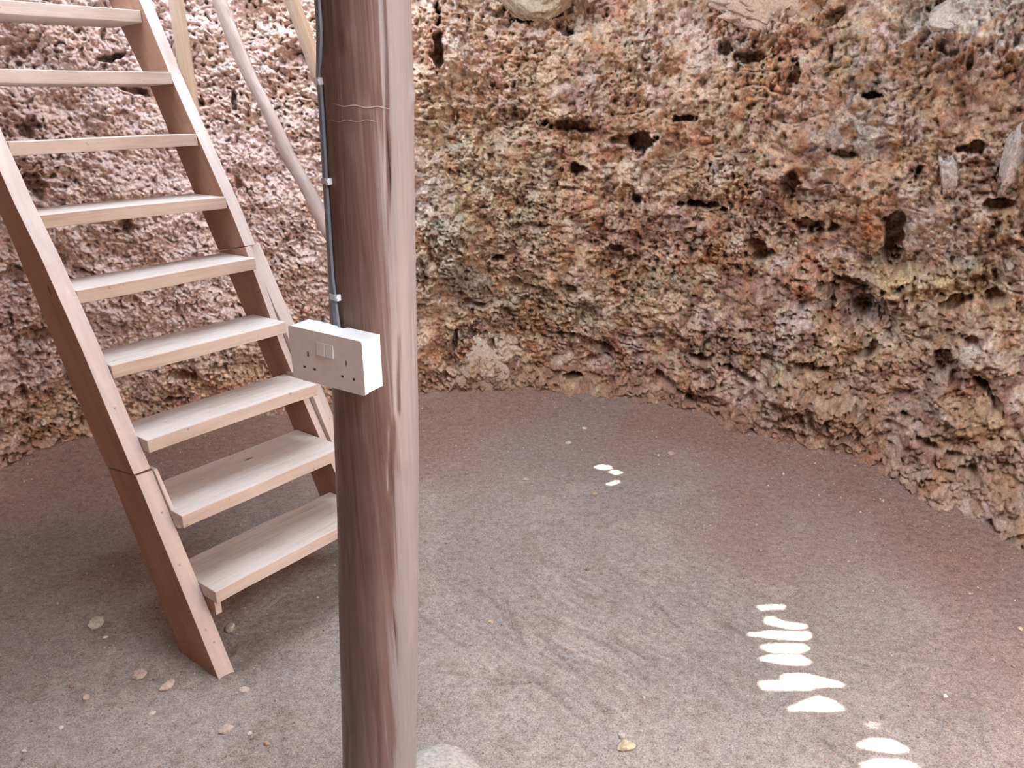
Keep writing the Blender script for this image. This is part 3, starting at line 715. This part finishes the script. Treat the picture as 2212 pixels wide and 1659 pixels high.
# round-pole baluster and two rails fixed outside the right stringer
def on_plane(x, y, u):
    d = ray(x, y); A = O + LAT * u
    return CAM + d * (((A - CAM) @ LAT) / (d @ LAT))
UR = 0.672
low = [on_plane(x, y, UR + 0.02) for x, y in [(695, 470), (664, 407), (622, 335), (584, 251), (539, 163), (509, 94), (473, 0)]]
d0 = low[0] - low[2]; d1 = low[-1] - low[-3]
low = [low[0] + d0 * 1.9, low[0] + d0 * 0.9] + low + [low[-1] + d1 * 0.9, low[-1] + d1 * 2.2]
def pole(name, pts, rad, mat, seed, label=None):
    c0 = pts[0]; d = pts[-1] - pts[0]; d /= np.linalg.norm(d)
    ax = np.cross(d, [0, 1.0, 0.1]); ax /= np.linalg.norm(ax); ay = np.cross(d, ax)
    Mf = frame(c0, ax, ay, d); Mi = np.array(Mf.inverted())
    lp = [(Mi @ np.append(p, 1))[:3] for p in pts]
    b = tube_bm(lp, rad, 20, 8, 0.045, seed)
    o = bm_obj(name, b, mat, stair, Mf, True)
    if label: o['label'] = label
    return o
pole('handrail', low, [.023, .024, .024, .022, .024, .021, .022, .0235, .022, .022, .022], M_POLE, 3)
up = [on_plane(x, y, UR + 0.02) for x, y in [(676, 125), (659, 78), (631, 0)]]
d0 = up[0] - up[2]; d1 = up[2] - up[0]
up = [up[0] + d0 * 3.2, up[0] + d0 * 1.5] + up + [up[2] + d1 * 1.6, up[2] + d1 * 3.4]
pole('handrail', up, [.023]*7, M_POLE2, 9, 'paler upper handrail pole')
tb = on_plane(400, 130, UR + 0.005)
xb = float((tb - ST0) @ BK)
pole('baluster', [SP(UR + 0.003, xb - .004, 1.55), SP(UR + 0.003, xb, 1.8), SP(UR + 0.003, xb + .004, 2.2), SP(UR + 0.003, xb, 2.62)], [.024, .025, .026, .025], M_POLE2, 5)
xh = float((low[1] - ST0) @ BK)
pole('baluster', [SP(UR + 0.045, 0.16, 0.02), SP(UR + 0.045, 0.16, 0.6), SP(UR + 0.045, 0.155, 1.2), SP(UR + 0.045, 0.15, 1.55)], [.022, .021, .02, .019], M_POLE, 6)

# ------------------------------------------------------------------ big post
PC = {0.0: (-0.300, .0775), 0.305: (-0.2824, .0743), 0.489: (-0.2688, .0736), 0.70: (-0.2547, .0731), 0.893: (-0.2407, .0714), 1.068: (-0.2302, .0706),
      1.268: (-0.219, .068), 1.447: (-0.210, .0669), 1.573: (-0.2035, .0672), 1.70: (-0.1993, .0672), 2.2: (-0.175, .065), 2.94: (-0.14, .062)}
_pz = np.array(sorted(PC)); _px = np.array([PC[k][0] for k in _pz]); _pr = np.array([PC[k][1] for k in _pz])
PY = 1.204
def post_at(z):
    return np.interp(z, _pz, _px), np.interp(z, _pz, _pr)
nz, na = 620, 112
zs = np.linspace(-0.05, 2.95, nz); an = np.linspace(0, 2 * math.pi, na, endpoint=False)
KN = [(1.572, -0.22, .013, .010, .006), (1.425, -0.15, .010, .010, .0025), (1.335, -0.15, .010, .010, .0025), (0.76, -0.12, .012, .012, .004), (1.648, -1.75, .016, .012, .003), (1.565, -1.35, .014, .01, -.003),
      (1.61, -2.62, .012, .011, .004), (1.61, -2.40, .010, .010, .002), (1.50, -1.85, .02, .02, .002), (1.0, -.4, .02, .03, .002)]
V = []
for zz in zs:
    cx, r = post_at(zz)
    for t in an: V.append((cx, PY, zz))
V = np.array(V); T = np.tile(an, nz); Z_ = np.repeat(zs, na); Rr = np.interp(Z_, _pz, _pr)
cyl = np.stack([np.cos(T) * .07, np.sin(T) * .07, Z_], -1)
Rr = Rr + perlin(cyl * np.array([9, 9, 2.2]) + 4) * 0.0022 + perlin(cyl * np.array([60, 60, 2.5]) + 14) * 0.0007
for (kz, ka, sz, sa, h_) in KN:
    dt = (T - ka + math.pi) % (2 * math.pi) - math.pi
    Rr = Rr + h_ * np.exp(-((Z_ - kz) / sz) ** 2 - (dt * .07 / sa) ** 2)
# drying cracks
rg = random.Random(4)
for _ in range(16):
    ka = rg.uniform(-2.9, 0.1); kz = rg.uniform(0.2, 2.1); L = rg.uniform(.05, .22)
    dt = (T - ka - 0.02 * np.sin((Z_ - kz) * 30) + math.pi) % (2 * math.pi) - math.pi
    Rr = Rr - 0.0028 * np.exp(-(dt * .07 / 0.0022) ** 2) * (1 - sstep(.6, 1.0, np.abs(Z_ - kz) / L))
# the butt flattened where the post was trimmed, as at the top right
V = np.stack([V[:, 0] + np.cos(T) * Rr, V[:, 1] + np.sin(T) * Rr, Z_], -1)
idx = np.arange(nz * na).reshape(nz, na); nxt = np.roll(idx, -1, 1)
Q = np.stack([idx[:-1], nxt[:-1], nxt[1:], idx[1:]], -1).reshape(-1, 4)
post = empty('wooden_post', (-0.30, PY, 0))
tag(post, 'thick round brown wooden post standing in the foreground, carrying the socket', 'post')
tr = link('trunk', np_mesh('trunk', V, Q), M_POST, post)
# pale scratch rings scored across the bark side
def band(z0, a0, a1, tilt, wd, col, name):
    vs, q = [], []
    k = 26
    for j in range(k):
        t = a0 + (a1 - a0) * j / (k - 1)
        zc = z0 + tilt * (j / (k - 1) - .5) + 0.0012 * math.sin(j * .7)
        cx, r = post_at(zc); w_ = wd * math.sin(math.pi * (j + .5) / k) ** .4
        rr = r + .0009 + float(perlin(np.array([[math.cos(t) * .63, math.sin(t) * .63, zc * 2.2]]) + 4)[0]) * .0022
        for s in (-1, 1):
            vs.append((cx + math.cos(t) * rr, PY + math.sin(t) * rr, zc + s * w_ / 2))
    for s in (-1, 1): pass
    for j in range(k - 1): q.append((2 * j, 2 * j + 2, 2 * j + 3, 2 * j + 1))
    return link(name, np_mesh(name, np.array(vs), np.array(q)), col, post)
M_SCR = plastic('scratch_wood', (0.46, 0.34, 0.29), 0.7)
band(1.560, -2.25, -0.95, -0.006, 0.0016, M_SCR, 'scratch_mark'); band(1.541, -2.35, -1.2, -0.001, 0.0010, M_SCR, 'scratch_mark')

# concrete collar at the foot of the post
b = bmesh.new()
vs = []
na2, nr2 = 96, 26
px0 = -0.26
for j in range(nr2 + 1):
    t = j / nr2
    for k in range(na2):
        a = 2 * math.pi * k / na2
        R_ = 0.395 * (1 + 0.16 * math.sin(2 * a + 1.0) + 0.08 * math.sin(5 * a) + 0.05 * math.sin(9 * a + 2))
        if True:
            r = 0.05 + (R_ - 0.05) * t
        vs.append((px0 + r * math.cos(a), PY + r * math.sin(a), t))
A = np.array(vs); P3 = A * np.array([1, 1, 0])
hgt = 0.05 * (1 - A[:, 2] ** 2.2) + (perlin(P3 * 14 + 3) * .010 + perlin(P3 * 40 + 5) * .006 + perlin(P3 * 90 + 5) * .003) * (1 - A[:, 2] ** 6) + floor_z(A[:, :2]) - 0.01 * A[:, 2] ** 8
A[:, 2] = hgt
idx = np.arange((nr2 + 1) * na2).reshape(nr2 + 1, na2); nxt = np.roll(idx, -1, 1)
Q = np.stack([idx[:-1], idx[1:], nxt[1:], nxt[:-1]], -1).reshape(-1, 4)
b.free()
foot = link('concrete_footing', np_mesh('concrete_footing', A, Q), rock_mat('rough_mortar', False, (0.43, 0.40, 0.365)))
tag(foot, 'rough pale mortar footing spread around the base of the round post', 'footing')

# ------------------------------------------------------------------ socket box
BYAW, BRL, BPT = -0.5368, -0.0498, -0.0319
lat = np.array([math.cos(BYAW), math.sin(BYAW), 0]); nrm = np.array([math.sin(BYAW), -math.cos(BYAW), 0])
l2 = math.cos(BRL) * lat + math.sin(BRL) * ZZ; u2 = -math.sin(BRL) * lat + math.cos(BRL) * ZZ
n2 = math.cos(BPT) * nrm + math.sin(BPT) * u2; u3 = -np.cross(n2, l2)
if u3 @ u2 < 0: u3 = -u3
BO = np.array([-0.3431, 1.1443, 1.1618])   # lower left corner of the front face
BD = 0.043
if abs(np.cross(l2, u3) @ n2 + 1) < 0.1: pass
MB_ = frame(BO, l2, u3, np.cross(l2, u3))      # local z points out of the face
sgn = 1 if np.cross(l2, u3) @ n2 > 0 else -1
sock = empty('double_socket', tuple(BO))
tag(sock, 'white double three-pin socket with two switches mounted on the round post', 'socket')
PT = 0.0085
def bb(x0, x1, y0, y1, z0, z1, bev=.001, seg=2): return box_bm(x0, x1, y0, y1, min(sgn * z0, sgn * z1), max(sgn * z0, sgn * z1), bev, seg)
b = bb(0.0015, 0.1445, 0.0015, 0.0775, -BD, -PT - 0.0008, 0.0015, 3)
zb = -BD
slab = prism_bm([(0.0015, -PT - .0008), (0.1445, -PT - .0008), (0.1445, zb), (0.0820, zb), (0.0795, zb + .007), (0.0665, zb + .007), (0.0640, zb + .0022), (0.0500, zb + .0018), (0.0480, zb), (0.0015, zb)], 0.0770, 0.0845, 0.0008)
for v in slab.verts: v.co = (v.co.x, v.co.z, sgn * v.co.y)
bmesh.ops.recalc_face_normals(slab, faces=slab.faces)
tm = bpy.data.meshes.new('tmp'); slab.to_mesh(tm); slab.free(); b.from_mesh(tm); bpy.data.meshes.remove(tm)
back = bm_obj('back_box', b, M_WHITE2, sock, MB_)
# dark gap liner and the cable notch rim
# knock-out rings on the right side
for yy in (0.022, 0.060):
    b = bmesh.new()
    pts = []
    for k in range(25):
        a = math.radians(-80 + 160 * k / 24)
        pts.append((0.1446, yy + 0.0085 * math.sin(a), -sgn * (0.024 + 0.0085 * math.cos(a))))
    b = tube_bm(pts, 0.00035, 6, 1, 0, 0, (1, 0, 0)); bm_obj('knockout', b, M_WHITE, sock, MB_)
outer = []
for (cx, cy, a0) in ((.142, .082, 0), (.004, .082, 90), (.004, .004, 180), (.142, .004, 270)):
    for k in range(5):
        a = math.radians(a0 + k * 22.5); outer.append((cx + .004 * math.cos(a), cy + .004 * math.sin(a)))
def rct(cx, cy, w_, h_): return [(cx - w_ / 2, cy - h_ / 2), (cx - w_ / 2, cy + h_ / 2), (cx + w_ / 2, cy + h_ / 2), (cx + w_ / 2, cy - h_ / 2)]
SL = []
for ex, lx, rx_ in ((.2475, .178, .320), (.768, .700, .853)):
    SL += [rct(ex * .146, (1 - .467) * .086, .0042, .0088), rct(lx * .146, (1 - .735) * .086, .0062, .0046), rct(rx_ * .146, (1 - .735) * .086, .0062, .0046)]
me = holed_plate('faceplate', outer, SL, PT)
o = link('faceplate', me, M_WHITE, sock, MB_ @ Matrix.Translation((0, 0, -sgn * PT / 2)))
bv = o.modifiers.new('bevel', 'BEVEL'); bv.width = 0.0016; bv.segments = 3; bv.limit_method = 'ANGLE'; bv.angle_limit = math.radians(60)
for s in SL:
    xs = [p[0] for p in s]; ys = [p[1] for p in s]
    b = bb(min(xs) - .0003, max(xs) + .0003, min(ys) - .0003, max(ys) + .0003, -PT - .0005, -0.0035, 0)
    bm_obj('pin_slot', b, M_SLOT, sock, MB_)
for u0_, u1_ in ((.388, .497), (.503, .612)):
    x0, x1 = u0_ * .146, u1_ * .146; y0, y1 = (1 - .43) * .086, (1 - .19) * .086
    b = bmesh.new()
    # concave rocker: bottom edge proud
    nseg = 10; vsl = []
    for k in range(nseg + 1):
        t = k / nseg; zt = 0.0006 + 0.0020 * (1 - t) ** 1.6
        for x in (x0, x1): vsl.append((x, y0 + (y1 - y0) * t, zt))
    top = [b.verts.new((x, y, sgn * z_)) for x, y, z_ in vsl]; bot = [b.verts.new((x, y, sgn * -.0003)) for x, y, z_ in vsl]
    for k in range(nseg):
        b.faces.new((top[2 * k], top[2 * k + 1], top[2 * k + 3], top[2 * k + 2]))
        b.faces.new((top[2 * k], top[2 * k + 2], bot[2 * k + 2], bot[2 * k])); b.faces.new((top[2 * k + 1], bot[2 * k + 1], bot[2 * k + 3], top[2 * k + 3]))
    b.faces.new((top[0], bot[0], bot[1], top[1])); b.faces.new((top[-2], top[-1], bot[-1], bot[-2]))
    bmesh.ops.recalc_face_normals(b, faces=b.faces)
    bmesh.ops.bevel(b, geom=[e for e in b.edges if e.calc_face_angle(0) > 1.0], offset=.0005, segments=2, affect='EDGES')
    bm_obj('rocker_switch', b, M_WHITE, sock, MB_)

# ------------------------------------------------------------------ flat grey cable up the post with clips
def at_post(x, y, extra=0.0):
    d = ray(x, y)
    zz = 1.5
    for _ in range(4):
        cx, r = post_at(zz); r = r + extra
        a_ = d[0] ** 2 + d[1] ** 2; b_ = -2 * (d[0] * cx + d[1] * PY); c_ = cx * cx + PY * PY - r * r
        t = (-b_ - math.sqrt(max(b_ * b_ - 4 * a_ * c_, 0))) / (2 * a_); p = CAM + d * t; zz = p[2]
    return p
CP = [(690, -40), (691, 0), (695, 60), (694, 120), (692, 165), (694, 178), (699, 250), (704, 330), (707, 390), (713, 480), (720, 590), (726, 642), (732, 690), (735, 712)]
CWD, CTH = 0.0115, 0.0055
rings = []; cl = []
for (x, y) in CP: cl.append(at_post(x - 1, y, 0.004))
# extend upward along the post
p0 = cl[0]; cl = [p0 + np.array([.03, .004, 1.15]), p0 + np.array([.018, .002, .6]), p0 + np.array([.004, 0, .2])] + cl
cx_, _ = post_at(cl[-1][2])
b = bmesh.new(); sub = 6; line = []
for i in range(len(cl) - 1):
    a_, b_, c_, d_ = cl[max(i - 1, 0)], cl[i], cl[i + 1], cl[min(i + 2, len(cl) - 1)]
    for k in range(sub):
        t = k / sub
        line.append(0.5 * (2 * b_ + (c_ - a_) * t + (2 * a_ - 5 * b_ + 4 * c_ - d_) * t * t + (3 * b_ - a_ - 3 * c_ + d_) * t ** 3))
line.append(cl[-1])
def cable_frame(p):
    cx, r = post_at(p[2]); rad = np.array([p[0] - cx, p[1] - PY, 0]); rad /= np.linalg.norm(rad)
    tan = np.array([-rad[1], rad[0], 0])
    if tan[0] < 0: tan = -tan        # towards the right / the camera side
    return rad, tan
for p in line:
    rad, tan = cable_frame(p)
    cx, r = post_at(p[2])
    ring = []
    for k in range(16):
        a = 2 * math.pi * k / 16; ca, sa = math.cos(a), math.sin(a)
        ex = math.copysign(abs(ca) ** .45, ca) * CWD / 2; ey = math.copysign(abs(sa) ** .55, sa) * CTH / 2
        ring.append(b.verts.new(p - tan * (CWD / 2 - .001) + tan * ex + rad * (ey + .0)))
    rings.append(ring)
for a_, c_ in zip(rings, rings[1:]):
    for k in range(16): b.faces.new((a_[k], a_[(k + 1) % 16], c_[(k + 1) % 16], c_[k]))
b.faces.new(rings[0]); b.faces.new(rings[-1][::-1]); bmesh.ops.recalc_face_normals(b, faces=b.faces)
cable = empty('electric_cable', tuple(cl[-1]))
tag(cable, 'flat grey electric cable clipped up the left side of the post to the socket', 'cable')
bm_obj('sheath', b, M_CABLE, cable, None, True)
for (x, y) in ((690, 175), (708, 391), (727, 642)):
    p = at_post(x, y, 0.004); rad, tan = cable_frame(p)
    up_ = ZZ
    cy = p - tan * (CWD / 2 - .001)
    Mc = frame(cy, tan, up_, np.cross(tan, up_)); s = 1 if np.cross(tan, up_) @ rad > 0 else -1
    prof = [(-CWD / 2 - .0025, -.0035), (-CWD / 2 - .0022, .0030), (-CWD / 2 - .0008, .0046), (CWD / 2 + .0004, .0050), (CWD / 2 + .0020, .0040), (CWD / 2 + .0050, .0034), (CWD / 2 + .0055, -.0035),
            (CWD / 2 + .0006, -.0035), (CWD / 2 + .0004, .0032), (-CWD / 2 - .0004, .0032), (-CWD / 2 - .0008, -.0035)]
    bq = bmesh.new()
    lo = [bq.verts.new((q[0], -.0045 + .0008 * math.sin(i_), s * q[1])) for i_, q in enumerate(prof)]; hi = [bq.verts.new((q[0], .0045, s * q[1])) for q in prof]
    n_ = len(prof)
    for k in range(n_): bq.faces.new((lo[k], lo[(k + 1) % n_], hi[(k + 1) % n_], hi[k]))
    for cap in (lo, hi):
        ff = bq.faces.new(cap); bmesh.ops.triangulate(bq, faces=[ff])
    bmesh.ops.recalc_face_normals(bq, faces=bq.faces)
    clip = bm_obj('cable_clip', bq, M_CLIP, cable, Mc)
    bn = bmesh.new(); bmesh.ops.create_uvsphere(bn, u_segments=12, v_segments=8, radius=.0026)
    c_obj = bm_obj('nail', bn, M_CLIP, None, None)
    c_obj.parent = clip; c_obj.matrix_basis = Matrix.Translation((CWD / 2 + .0032, 0, s * .0036)) @ Matrix.Diagonal((1, 1, .6, 1))
    for pl in c_obj.data.polygons: pl.use_smooth = True

# ------------------------------------------------------------------ loose stones that can be told apart
STONES = [  # px x, y, width px, height/width, colour, label
    (1353, 1612, 42, .45, (0.56, 0.45, 0.30), 'flattish yellow stone on the floor right of the post, lowest in the photo'),
    (1343, 1590, 20, .7, (0.50, 0.45, 0.40), 'small grey stone just behind the flattish yellow stone'),
    (1060, 1343, 14, .9, (0.60, 0.45, 0.30), 'small orange pebble on brushed dirt close right of the post'),
    (1228, 957, 16, .7, (0.55, 0.46, 0.42), 'pale pebble with crumbs near the wall, right of the post'),
    (1263, 925, 14, .5, (0.52, 0.42, 0.37), 'small pinkish pebble farthest back near the wall foot'),
    (1284, 1068, 15, 1., (0.38, 0.26, 0.17), 'upright brown pebble below the small patch of sun'),
    (1451, 979, 17, .5, (0.52, 0.38, 0.30), 'flat tan pebble on red dirt right of the small sun patch'),
    (1136, 1036, 15, .6, (0.45, 0.34, 0.29), 'rounded pink pebble left of the small patch of sun'),
    (1269, 1230, 12, .8, (0.24, 0.17, 0.15), 'small dark pebble in the middle of the brushed dirt'),
    (207, 1347, 44, .4, (0.50, 0.44, 0.36), 'pale flat lump of dirt left of the stair foot'),
    (227, 1376, 12, .5, (0.66, 0.64, 0.64), 'tiny white chip below the pale lump left of stairs'),
    (497, 1358, 28, .9, (0.46, 0.40, 0.34), 'grey clod beside the foot of the left stringer'),
    (298, 1458, 40, .5, (0.48, 0.37, 0.31), 'pink flat stone sunk in dirt in front of the stair foot'),
    (362, 1481, 36, .55, (0.52, 0.42, 0.36), 'beige flat stone beside the sunk pink stone'),
    (187, 1506, 20, .8, (0.54, 0.42, 0.35), 'tan pebble left of the sunk flat stones'),
    (155, 1482, 14, .8, (0.30, 0.19, 0.15), 'dark brown pebble at the lower left'),
    (132, 1572, 13, .7, (0.68, 0.66, 0.64), 'white pebble at the lower left, on bare dirt'),
    (52, 1622, 11, 1., (0.70, 0.68, 0.66), 'white pebble nearest the lower left corner'),
    (329, 1541, 16, .7, (0.62, 0.54, 0.49), 'pale pebble in the crust below the stair foot'),
    (528, 1491, 26, .6, (0.52, 0.42, 0.36), 'tan clod right of and below the stair foot'),
    (488, 1575, 34, .6, (0.50, 0.40, 0.34), 'low rounded clod between stair foot and post, pinkish beige'),
    (539, 1584, 12, .6, (0.68, 0.67, 0.68), 'white chip beside the low rounded clod'),
    (577, 1606, 16, .9, (0.42, 0.30, 0.23), 'brown pebble nearest the bottom left of the post'),
    (2204, 1358, 13, .8, (0.56, 0.44, 0.33), 'tan pebble at the far right edge of the floor'),
    (2042, 1503, 12, .8, (0.62, 0.55, 0.49), 'pale pebble right of the large sun stripes'),
    (1908, 1549, 16, .6, (0.25, 0.19, 0.16), 'dark clod between the large sun stripes and the lowest one'),
]
for k, (x, y, wp, ar, colr, lab) in enumerate(STONES):
    q = floor_at(x, y); gz = ground(q[0], q[1]); q = floor_at(x, y, gz + 0.002)
    dist = (q - CAM) @ _fw; rx = wp / 2 * dist / F
    rz = rx * (ar * .75)
    b = rock_bm(rx, rx * .8, rz, 100 + k, 3, 0.14, 0.25)
    zmin = -rz
    o = bm_obj('stone', b, rock_colour_mat('stone_%d' % k, colr), None, Matrix.Translation((q[0], q[1], gz + rz * 0.35)) @ Matrix.Rotation(k * 1.3, 4, 'Z'), True)
    tag(o, lab, 'stone', 'loose stones on the dirt floor')

# fine gravel and crumbs nobody could count
ico = bmesh.new(); bmesh.ops.create_icosphere(ico, subdivisions=1, radius=1.0)
iv = np.array([v.co[:] for v in ico.verts]); it = np.array([[v.index for v in f.verts] for f in ico.faces]); ico.free()
rs = np.random.RandomState(9)
VV, TT, CC = [], [], []
cnt = 0
clus = perlin
pal = np.array([[.42, .34, .29], [.34, .26, .22], [.40, .28, .20], [.24, .18, .155], [.55, .50, .46], [.30, .26, .24]])
while cnt < 6500:
    x, y = rs.uniform(-2.9, 2.2), rs.uniform(1.35, 4.3)
    az = math.atan2(x, y); gap = float(base_r(np.array([az]))[0]) - math.hypot(x, y)
    if gap < -0.02: continue
    dens = 0.25 + 0.6 * math.exp(-max(gap, 0) / .35) + (0.45 if (x < -0.5 and y < 1.9) else 0)
    dens *= 0.5 + 1.2 * max(0, float(perlin(np.array([[x * 3, y * 3, 1.5]]))[0]) + .3)
    if rs.rand() > dens: continue
    s = 0.0013 + 0.0024 * rs.rand() ** 2.2 + (0.004 * rs.rand() if rs.rand() < .07 else 0)
    p = iv * (s * rs.uniform(.7, 1.3, 3)) * (1 + rs.uniform(-.25, .25, (len(iv), 1)))
    ca, sa = math.cos(rs.rand() * 6), math.sin(rs.rand() * 6)
    VV.append((x, y, s)); TT.append(p); CC.append(pal[rs.choice(6, p=[.25, .24, .16, .13, .10, .12])] * rs.uniform(.8, 1.15)); cnt += 1
B = np.array(VV); gz = floor_z(B[:, :2])
V = (np.array(TT) + np.stack([B[:, 0], B[:, 1], gz + B[:, 2] * .35], -1)[:, None, :]).reshape(-1, 3)
T3 = (it[None] + (np.arange(len(B)) * len(iv))[:, None, None]).reshape(-1, 3)
C3 = np.repeat(np.array(CC), len(iv), 0)
gv = link('gravel', np_mesh('gravel', V, T3, False, C3, True), M_ROCK)
tag(gv, 'fine gravel and crumbs of rock scattered over the dirt floor', 'gravel', kind='stuff')
